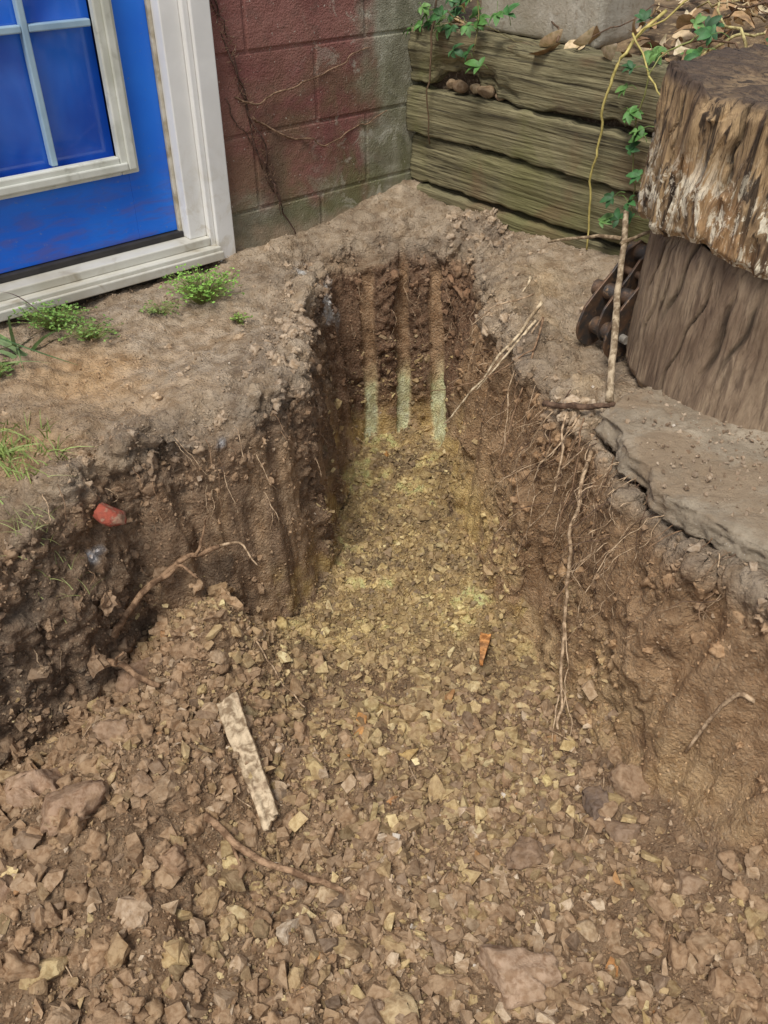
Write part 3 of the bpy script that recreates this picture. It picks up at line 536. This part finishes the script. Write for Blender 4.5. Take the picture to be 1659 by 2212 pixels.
# ---------- stumps
def stump(name,c0,c1,r0,r1,z0,z1,seed,mat,lobes,vert,jag=.02,ncr=0,lean=0,rib=0):
    na,nh=760,70; rows=[]; cols=[]
    th=np.linspace(0,2*np.pi,na,endpoint=False); rs=random.Random(seed)
    cr=[(rs.uniform(0,2*math.pi),rs.uniform(.006,.016),rs.uniform(.008,.024),rs.uniform(-.3,.6),rs.uniform(.5,1.4),rs.randint(0,99)) for _ in range(ncr)]
    for i in range(nh):
        f=i/(nh-1); r=r0+(r1-r0)*f; tl=th+lean*f; P=np.stack([np.cos(tl)*1.0,np.sin(tl)*1.0,0*th+f*.35],-1)
        rr=r*(1+lobes*fbm(P,1.6,3,seed)+vert*.8*fbm(P*np.array([1,1,.5]),9,3,seed+5)+vert*.5*fbm(P*np.array([1,1,.6]),26,2,seed+6)+vert*.35*fbm(P*np.array([1,1,.4]),80,2,seed+7))
        if rib:
            rb=1-np.abs(fbm(P*np.array([1,1,.35]),13,2,seed+60)); rr=rr+rib*(rb**3-.5)
        rr=rr*(1-.02*ss(.9,1,f)-.03*ss(.06,0,f)); dk=np.ones(na)
        for (t0,wd,dp,f0,f1,sd) in cr:
            tc=t0-lean*f+.025*math.sin(f*5+sd)+.010*math.sin(f*19+sd*2); dd=np.abs((th-tc+np.pi)%(2*np.pi)-np.pi); env=float(ss(f0,f0+.25,f)*ss(f1,f1-.25,f)); q_=np.exp(-(dd/wd)**2)*env; rr=rr-dp*q_; dk=dk*(1-.7*q_)
        z=z0+(z1-z0)*f+ jag*fbm(P*np.array([1,1,0]),2.5,4,seed+9)*ss(.3,0,f)+jag*fbm(P*np.array([1,1,0]),3,4,seed+19)*ss(.8,1,f)
        cx_=c0[0]+(c1[0]-c0[0])*f; cy_=c0[1]+(c1[1]-c0[1])*f
        rows.append(np.stack([cx_+rr*np.cos(th),cy_+rr*np.sin(th),z+0*th],-1)); cols.append(dk)
    base0=rows[-1].copy()
    for s_ in (.96,.85,.7,.5,.3,.1):
        cc=np.array([c1[0],c1[1],0]); p=base0.copy(); p[:,:2]=cc[:2]+(p[:,:2]-cc[:2])*s_; p[:,2]=z1+.012*fbm(p,14,4,seed+30)-.01*(1-s_); rows.append(p); cols.append(np.ones(na))
    V=np.vstack(rows); R=len(rows); ii,jj=np.meshgrid(np.arange(R-1),np.arange(na),indexing='ij'); ii=ii.ravel(); jj=jj.ravel(); j2=(jj+1)%na
    F=np.stack([ii*na+jj,ii*na+j2,(ii+1)*na+j2,(ii+1)*na+jj],-1)
    V=np.vstack([V,[c1[0],c1[1],z1-.01]]); n_=len(V)-1; jj=np.arange(0,na,2); F=np.vstack([F,np.stack([(R-1)*na+jj,(R-1)*na+jj+1,(R-1)*na+(jj+2)%na,np.full(len(jj),n_)],-1)])
    cc=np.repeat(np.append(np.concatenate(cols),1.0)[:,None],3,1)
    return link(name,fastmesh(name,V,F,cc,mat,True))
g=G('weathered_log',.85); o=g.obj(); ov=g.mp(o,(12,12,2.2)); a=g.attr('Col')
c=g.mix(g.mr(g.noise(ov,1.5,9,.8,.68),.3,.7),C(126,104,84),C(182,158,130)); c=g.mix(g.mr(g.noise(o,6,7,.5),.48,.66,0,.6),c,C(164,144,118)); c=g.mix(g.mr(g.noise(g.mp(o,(60,60,5)),1.5,5,.5),.50,.66,0,.7),c,C(86,68,54)); c=g.mix(g.mr(g.noise(o,3.4,7,.6),.52,.68,0,.5),c,C(108,84,64)); c=g.mix(1,c,a,'MULTIPLY'); g.col(c); g.bump(g.ma('ADD',g.noise(ov,3,9,.6,.7),g.ma('MULTIPLY',g.noise(g.mp(o,(60,60,5)),1.5,5,.5),.8)),.014,1)
stump('tree_stump',(.875,1.70),(.885,1.71),.335,.33,-.02,.30,3,g.m,.035,.010,.02,44,-.18)
g=G('rotten_log',.85); o=g.obj(); ov=g.mp(o,(16,16,1.8)); ov2=g.mp(o,(44,44,4.0)); a=g.attr('Col')
c=g.mix(g.mr(g.noise(ov,1.6,7,1.0),.3,.68),C(96,74,54),C(184,154,114)); c=g.mix(g.mr(g.noise(ov2,1.2,4,.8),.53,.62,0,.9),c,C(44,32,24)); c=g.mix(g.mr(g.noise(o,4,4),.55,.72,0,.6),c,C(176,130,84))
x,y,z=g.sep(o)
fm=g.ma('MULTIPLY',g.mr(z,.50,.38),g.mr(g.noise(g.mp(o,(9,9,4)),4.0,9,.9,.75),.49,.55)); fm=g.ma('MULTIPLY',fm,g.mr(x,.80,.68)); c=g.mix(g.ma('MULTIPLY',fm,.9),c,C(240,228,202)); c=g.mix(g.mr(z,.54,.565),c,C(88,72,60)); c=g.mix(1,c,a,'MULTIPLY'); g.col(c)
g.bump(g.ma('ADD',g.noise(ov,2,6,.8),g.ma('MULTIPLY',g.noise(ov2,1.2,5,.6),1.2)),.018,1)
stump('tree_stump',(.885,1.715),(.87,1.72),.360,.345,.30,.56,8,g.m,.04,.014,.03,70,-.15,.014)

# ---------- slab
bm=bmesh.new(); bv=[bm.verts.new((x_,y_,-.050)) for x_,y_ in slabpoly]; tv=[bm.verts.new((x_+(.004*random.random()),y_+.004*random.random(),.004)) for x_,y_ in slabpoly]; n=len(bv)
bm.faces.new(bv[::-1]); bm.faces.new(tv)
for i in range(n): bm.faces.new((bv[i],bv[(i+1)%n],tv[(i+1)%n],tv[i]))
bmesh.ops.triangulate(bm,faces=bm.faces); bmesh.ops.recalc_face_normals(bm,faces=bm.faces); bm.verts.index_update()
SV=[v.co[:] for v in bm.verts]; SF=[tuple(v.index for v in f.verts) for f in bm.faces]; bm.free()
SV,SN,SF=remeshed(SV,SF,.005)
side=ss(.9,.5,np.abs(SN[:,2])); nearedge=ss(.035,.0,sdist(SV[:,0],SV[:,1],slabpoly))
lay=SV*np.array([1,1,5]); dsp=side*(.010*fbm(SV,16,3,1)+.006*fbm(lay,30,3,2)+.008*np.clip(fbm(SV,9,2,3),-1,0))+(1-side)*(.004*fbm(SV,8,3,4)+.003*fbm(SV,35,3,5)-.008*nearedge*ss(-.1,.5,fbm(SV,18,3,6)))+.003*fbm(SV,80,2,7)-.005*side*np.sqrt(np.maximum(0,.55-worley(SV,40,3)))
SV=SV+SN*dsp[:,None]; link('concrete_slab',fastmesh('concrete_slab',SV,SF,None,conc,True))

# ---------- rusty bracket
g=G('rusty_iron',.5); o=g.obj(); c=g.mix(g.mr(g.noise(o,30,7,.5),.4,.62),C(84,78,74),C(124,98,78)); c=g.mix(g.mr(g.noise(o,80,5),.58,.7),c,C(154,126,98)); g.col(c); g.b.inputs['Metallic'].default_value=.5; g.bump(g.noise(o,160,6),.002,.7); rust=g.m
br=empty('rusty_jack_bracket',(.502,1.80,-.03)); br.rotation_euler=(math.radians(-8),0,math.radians(-58)); br.scale=(1.08,1.08,1.08)
def plate(x,name,outline,th=.006):
    mb=MB(); n=len(outline); V=[(x,y,z) for y,z in outline]+[(x+th,y,z) for y,z in outline]
    mb.add(V,[tuple(range(n-1,-1,-1)),tuple(range(n,2*n))]+[(i,(i+1)%n,n+(i+1)%n,n+i) for i in range(n)]); o_=mb.make(name,rust,br,False); bevel_obj(o_,.0015,2)
ol=[(.048*math.cos(a),.05+.048*math.sin(a)) for a in np.linspace(math.pi*.9,2*math.pi,11)]+[(.062,.09),(.082,.14),(.102,.19),(.100,.215),(.076,.225),(.044,.205),(.018,.165),(-.015,.125),(-.040,.09)]
plate(-.045,'side_plate_a',ol); plate(.036,'side_plate_b',ol)
plate(-.010,'link_plate',[(y*.8+.012,z*.85+.02) for y,z in ol],.006)
def pipe(name,a,b,r,ri,mat=rust):
    a=Vector(a);b=Vector(b); t=(b-a).normalized(); u=t.orthogonal().normalized(); w=t.cross(u); ns=24; V=[];F=[]
    for p,rr in ((a,r),(b,r),(b,ri),(a,ri)):
        for k in range(ns): an=2*math.pi*k/ns; V.append(p+u*math.cos(an)*rr+w*math.sin(an)*rr)
    for q in range(4):
        for k in range(ns): F.append((q*ns+k,q*ns+(k+1)%ns,((q+1)%4)*ns+(k+1)%ns,((q+1)%4)*ns+k))
    mb=MB(); mb.add(V,F); mb.make(name,mat,br,False)
pipe('lower_sleeve',(-.038,0,.05),(.035,0,.05),.018,.008)
pipe('bolt',(-.062,0,.05),(.056,0,.05),.009,.0005,simple('worn_steel',C(214,210,200),C(160,152,140),.35,40,metal=.5))
pipe('middle_tube',(-.070,.010,.120),(.03,.03,.125),.017,.011)
pipe('upper_tube',(-.060,.075,.200),(.075,.090,.208),.017,.011)
pipe('cross_pin',(-.052,.050,.165),(.05,.050,.165),.008,.0005)
mb=MB(); tube(mb,[(.470,1.565,-.025),(.485,1.65,.04),(.51,1.78,.13),(.532,1.88,.215),(.54,1.93,.25)],.0085,.006,lin((196,176,146)),10,.004,8)
tube(mb,[(.53,1.90,.20),(.46,2.0,.17),(.40,2.05,.14)],.0045,.003,lin((186,164,132)),8,.006,6); tube(mb,[(.525,1.86,.20),(.58,1.88,.225),(.64,1.9,.23)],.005,.003,lin((186,164,132)),8,.006,6)
mb.make('dead_branch',twig)

# ---------- roots
RB=lin((160,128,98)); RL=lin((208,180,146)); RD=lin((120,94,74)); RT=lin((230,208,172))
def root(name,paths,wob=.010):
    mb=MB()
    for P,r0,r1,c in paths: tube(mb,P,r0,r1,c,8,wob,8,.15)
    mb.make(name,twig)
root('tree_root',[([(.43,1.48,-.05),(.398,1.415,-.15),(.375,1.335,-.27),(.37,1.26,-.40),(.36,1.175,-.49),(.345,1.10,-.51)],.0048,.0028,RL),
 ([(.37,1.27,-.38),(.375,1.21,-.44),(.365,1.15,-.50)],.0017,.001,RL),([(.355,1.17,-.49),(.34,1.12,-.505),(.335,1.08,-.52)],.0017,.0008,RL),([(.375,1.33,-.28),(.40,1.31,-.33),(.39,1.27,-.38)],.0013,.0008,RL),([(.36,1.18,-.48),(.375,1.13,-.5),(.37,1.09,-.51)],.0013,.0008,RL)])
root('tree_root',[([(.335,1.57,-.035),(.38,1.53,-.02),(.43,1.51,-.005),(.475,1.52,.0)],.0065,.0055,RD),([(.38,1.53,-.03),(.36,1.46,-.10),(.34,1.42,-.19),(.315,1.44,-.26),(.30,1.46,-.36)],.0026,.0014,RL),([(.40,1.52,-.03),(.36,1.47,-.07),(.32,1.46,-.12),(.30,1.46,-.20)],.002,.001,RL),([(.41,1.51,-.03),(.39,1.44,-.10),(.36,1.39,-.2),(.34,1.37,-.3)],.0018,.001,RB),([(.36,1.55,-.03),(.31,1.53,-.10),(.29,1.55,-.18),(.30,1.52,-.25)],.0015,.0008,RL)])
root('broken_root',[([(.365,1.87,.065),(.29,1.83,-.03),(.215,1.83,-.14),(.150,1.84,-.245)],.0045,.0018,RT),([(.35,1.85,.03),(.275,1.81,-.06),(.22,1.80,-.13)],.0036,.0014,RT),([(.36,1.84,.04),(.30,1.79,-.08),(.285,1.73,-.2),(.28,1.70,-.28)],.0024,.001,RL),([(.36,1.95,.05),(.28,1.95,.02),(.21,1.95,-.03)],.0026,.001,RL),([(.365,1.84,.04),(.32,1.74,-.07),(.285,1.68,-.18),(.26,1.66,-.26)],.0028,.001,RB),([(.36,2.03,.06),(.35,2.0,.055),(.335,1.965,.045)],.0045,.002,RT),([(.34,1.78,-.01),(.26,1.78,-.07),(.17,1.80,-.12),(.10,1.84,-.16)],.0018,.0008,RB)],.006)
p=lambda x,y,d=.008:tuple(snap(x,y,d))
root('tree_root',[([(-.555,1.235,-.385),(-.52,1.275,-.345),(-.47,1.325,-.315),(-.41,1.365,-.28),(-.345,1.41,-.28)],.0080,.0050,RB),([(-.46,1.33,-.31),(-.42,1.34,-.29),(-.39,1.32,-.30)],.005,.0025,RB),([(-.345,1.41,-.28),(-.31,1.42,-.29),(-.28,1.39,-.33)],.0035,.0015,RL),([(-.40,1.37,-.275),(-.38,1.41,-.24),(-.37,1.41,-.21)],.0035,.0015,RB)])
root('tree_root',[([(-.58,1.19,-.41),(-.54,1.18,-.40),(-.49,1.15,-.41),p(-.44,1.13,.012)],.008,.0055,RB),([(-.54,1.18,-.40),(-.52,1.16,-.365),(-.50,1.16,-.345)],.0035,.002,RB)])
root('tree_root',[([p(-.31,.87,.018),p(-.27,.845,.024),p(-.22,.815,.022),p(-.16,.80,.022),p(-.10,.785,.020),p(-.03,.755,.014)],.0070,.0048,lin((178,144,112))),([p(-.27,.845,.016),p(-.245,.80,.016),p(-.25,.775,.012)],.003,.0015,RB)],.006)
root('fallen_twig',[([p(.60,.92,.014),p(.57,.935,.02),p(.53,.945,.014)],.0045,.003,RL)],.003)
root('fallen_twig',[([p(-.27,1.27,.012),p(-.22,1.22,.014),p(-.17,1.17,.012)],.002,.0014,RL)])
root('fallen_twig',[([p(-.04,1.25,.012),p(.0,1.2,.014),p(.05,1.21,.012)],.0024,.0014,RB)])
for i in range(18): 
    x=random.uniform(-.55,.55); y=random.uniform(.6,1.15); a=random.uniform(0,6.28); L=random.uniform(.02,.06); root('fallen_twig',[([p(x,y,.010),p(x+math.cos(a)*L*.5,y+math.sin(a)*L*.5,.014),p(x+math.cos(a)*L,y+math.sin(a)*L,.010)],.0014,.0007,RL)],.003)
mb=MB()
rp=[(.295,2.17),(.31,1.94),(.36,1.68),(.42,1.46),(.46,1.27),(.55,1.13),(.61,1.06),(.70,.95)]
for i in range(210):
    k=random.choice([0,1,2,2,2,3,3,3,4,4,5,5,6]); f=random.random(); x=rp[k][0]*(1-f)+rp[k+1][0]*f; y=rp[k][1]*(1-f)+rp[k+1][1]*f
    z=random.uniform(-.16,-.02); L=random.uniform(.05,.24)*random.uniform(.5,1.3); q0=Vector((x+.01,y+.01,z)); o_=Vector((-.8,-.55,0)).normalized()
    q1=q0+o_*random.uniform(.03,.07)+Vector((random.gauss(0,.02),random.gauss(0,.02),-L*.4)); q2=q0+o_*random.uniform(.04,.10)+Vector((random.gauss(0,.04),random.gauss(0,.04),-L))
    r=random.uniform(.0006,.0016); tube(mb,[q0,q1,q2],r,r*.5,random.choice([RB,RL,RD,RL]),5,.018,7)
lpn=[(-.80,1.07),(-.665,1.20),(-.545,1.39),(-.39,1.45),(-.277,1.54),(-.21,1.75),(-.20,1.92)]
for i in range(60):
    k=random.randint(0,5); f=random.random(); x=lpn[k][0]*(1-f)+lpn[k+1][0]*f; y=lpn[k][1]*(1-f)+lpn[k+1][1]*f; z=random.uniform(-.3,-.03); L=random.uniform(.03,.1)
    q0=Vector((x,y+.01,z)); q1=q0+Vector((random.uniform(.01,.05),-random.uniform(.04,.08),-L*.4)); q2=q1+Vector((random.gauss(0,.02),random.gauss(0,.01),-L*.6)); r=random.uniform(.0005,.0013); tube(mb,[q0,q1,q2],r,r*.5,random.choice([RB,RL]),5,.015,6)
for i in range(30):
    x=random.uniform(-.1,.28); y=2.46-random.random()*.05; z=random.uniform(-.25,-.08); q0=Vector((x,y,z)); q1=q0+Vector((random.gauss(0,.02),-.06,-.01)); q2=q1+Vector((random.gauss(0,.03),-.01,-random.uniform(.02,.06))); tube(mb,[q0,q1,q2],.0008,.0004,random.choice([RB,RL]),5,.01,5)
mb.make('fine_roots',twig)
def wood(name,A,Bp,w,t,cc,seed,up=Vector((0,0,1)),taper=.7,nz_=1):
    A=Vector(A);Bp=Vector(Bp); L=(Bp-A).length; V,F=gridbox(L,w,t,60,14,4); xx=V[:,0]/L
    V[:,1]=(V[:,1]-w/2)*(1-(1-taper)*ss(.0,1,xx))+.0018*nz_*fbm(V*np.array([1,0,0]),20,3,seed); V[:,2]+=.0012*fbm(V*np.array([.1,1,1]),150,3,seed)
    e0=.010*fbm(V*np.array([0,1,0]),80,3,seed+1); V[:,0]+=e0*(xx>.97)*1.2+e0*(xx<.03)*.5
    P_=V.copy(); X_=(Bp-A).normalized(); Y_=up.cross(X_).normalized(); Z_=X_.cross(Y_); M=np.array([X_[:],Y_[:],Z_[:]]); V=V@M+np.array(A[:])
    cv=lin(cc)*(1+.25*fbm(P_*np.array([.06,1,1]),170,3,seed))[:,None]; dirt=ss(.0,.5,fbm(P_,22,3,seed+4))[:,None]*.5; cv=cv*(1-dirt)+lin((168,140,112))*dirt
    link(name,fastmesh(name,V,F,np.clip(cv,0,1),twig,False))
a_=snap(-.300,1.095,.026); b_=snap(-.198,.885,.024); wood('wood_offcut',a_,b_,.044,.012,(210,188,156),5,Vector((-.3,-.15,1)),.78)
a_=snap(.242,1.45,.026); b_=snap(.222,1.345,.020); wood('wood_chip',a_,b_,.026,.008,(240,168,96),8,taper=.35)
a_=Vector((.705,1.412,.245)); wood('wood_chip',a_,a_+Vector((.002,-.004,-.045)),.013,.004,(214,132,80),9,Vector((-.6,-.8,0)),.4)

# ---------- weeds
def weed(name,x,y,R,N,c1,h=.04):
    mb=MB(); b=snap(x,y)
    for i in range(N):
        a=random.uniform(0,6.283); r=R*random.random()**.6*random.uniform(.6,1.3); tip=b+Vector((math.cos(a)*r,math.sin(a)*r*.8,h*random.uniform(.3,1.1)))
        st=b+Vector((math.cos(a)*r*.2,math.sin(a)*r*.2,0)); tube(mb,[st,(st+tip)/2+Vector((0,0,.01)),tip],.0006,.0004,lin((150,160,90)),4,0,2)
        for k in range(3):
            X_,Y_,N_=rbasis(.35); leaf(mb,tip,X_,Y_,N_,random.uniform(.005,.009),.006,lin(c1)*random.uniform(.7,1.25),.1,2)
    mb.make(name,leafm)
weed('weed_plant',-.47,2.10,.095,300,(146,192,86),.07); weed('weed_plant',-.80,1.93,.085,240,(130,170,80),.05); weed('weed_plant',-.36,1.99,.025,25,(140,170,80),.02); weed('weed_plant',-.70,1.88,.07,100,(128,160,80),.04); weed('weed_plant',-.56,2.02,.05,40,(128,150,80),.02); weed('weed_plant',-.86,1.70,.05,60,(120,150,76),.03)
def grass(name,x,y,R,N,L,c1,w=.0016,lean=.6,droop=.45):
    mb=MB()
    for i in range(N):
        a=random.uniform(0,6.283); r=R*random.random(); b=snap(x+math.cos(a)*r,y+math.sin(a)*r); d=Vector((random.gauss(0,lean),random.gauss(0,lean),1)).normalized(); l=L*random.uniform(.4,1.2); s_=d.orthogonal().normalized(); V=[];F=[]
        for k in range(8):
            f=k/7; p_=b+d*l*f+Vector((d.x,d.y,-1.0))*l*f*f*droop; V+=[p_-s_*w*(1-f),p_+s_*w*(1-f)+Vector((0,0,1e-4))]
            if k: F.append((2*k-2,2*k-1,2*k+1,2*k))
        mb.add(V,F,lin(c1)*random.uniform(.7,1.3))
    mb.make(name,leafm)
grass('grass_tuft',-.74,1.38,.13,260,.07,(156,174,98)); grass('grass_tuft',-.93,1.72,.05,16,.18,(120,136,80),.004); grass('grass_tuft',-.84,1.80,.03,10,.22,(110,134,80),.0055,1.0,.6); grass('grass_tuft',-.62,1.22,.07,60,.06,(170,176,112),.0008)
mb=MB()
for (P,w0,cc) in (([(-.90,1.74,.06),(-.83,1.72,.04),(-.74,1.70,.015),(-.67,1.69,-.005)],.007,(100,134,74)),([(-.90,1.85,.10),(-.83,1.84,.09),(-.76,1.83,.03)],.005,(120,96,84)),([(-.88,1.70,.08),(-.87,1.66,.03),(-.86,1.62,-.02)],.005,(110,120,76))):
    Q=smoothpath(P,6); V=[];F=[]
    for k_,q_ in enumerate(Q):
        f=k_/(len(Q)-1); wv=w0*math.sin(math.pi*(f*.85+.1)); V+=[q_+Vector((0,-wv,wv*.6)),q_+Vector((0,wv,-wv*.2))]
        if k_: F.append((2*k_-2,2*k_-1,2*k_+1,2*k_))
    mb.add(V,F,lin(cc))
mb.make('grass_tuft',leafm)

# ---------- camera, light
cam=bpy.data.objects.new('camera',bpy.data.cameras.new('camera')); bpy.context.collection.objects.link(cam)
cam.location=(0,0,.87); cam.rotation_euler=(math.radians(90-37.1),0,0); cam.data.sensor_fit='VERTICAL'; cam.data.sensor_height=36; cam.data.lens=30.1; cam.data.clip_start=.02; cam.data.clip_end=300
bpy.context.scene.camera=cam
w=bpy.data.worlds.new('World'); bpy.context.scene.world=w; w.use_nodes=True; nt=w.node_tree; bgn=nt.nodes['Background']
sk=nt.nodes.new('ShaderNodeTexSky'); sk.sky_type='NISHITA'; sk.sun_disc=False; el,az=math.radians(62),math.radians(205)
sk.sun_elevation=el; sk.sun_rotation=az; hs=nt.nodes.new('ShaderNodeHueSaturation'); hs.inputs['Saturation'].default_value=.35
nt.links.new(sk.outputs[0],hs.inputs['Color']); nt.links.new(hs.outputs[0],bgn.inputs[0]); bgn.inputs[1].default_value=.15
sl=bpy.data.objects.new('sun',bpy.data.lights.new('sun','SUN')); bpy.context.collection.objects.link(sl); sl.data.energy=2.75; sl.data.angle=math.radians(20); sl.data.color=(1,.96,.89)
dirv=Vector((math.sin(az)*math.cos(el),math.cos(az)*math.cos(el),math.sin(el))); sl.rotation_euler=dirv.to_track_quat('Z','Y').to_euler()
bpy.context.scene.view_settings.view_transform='Standard'; bpy.context.scene.view_settings.look='None'
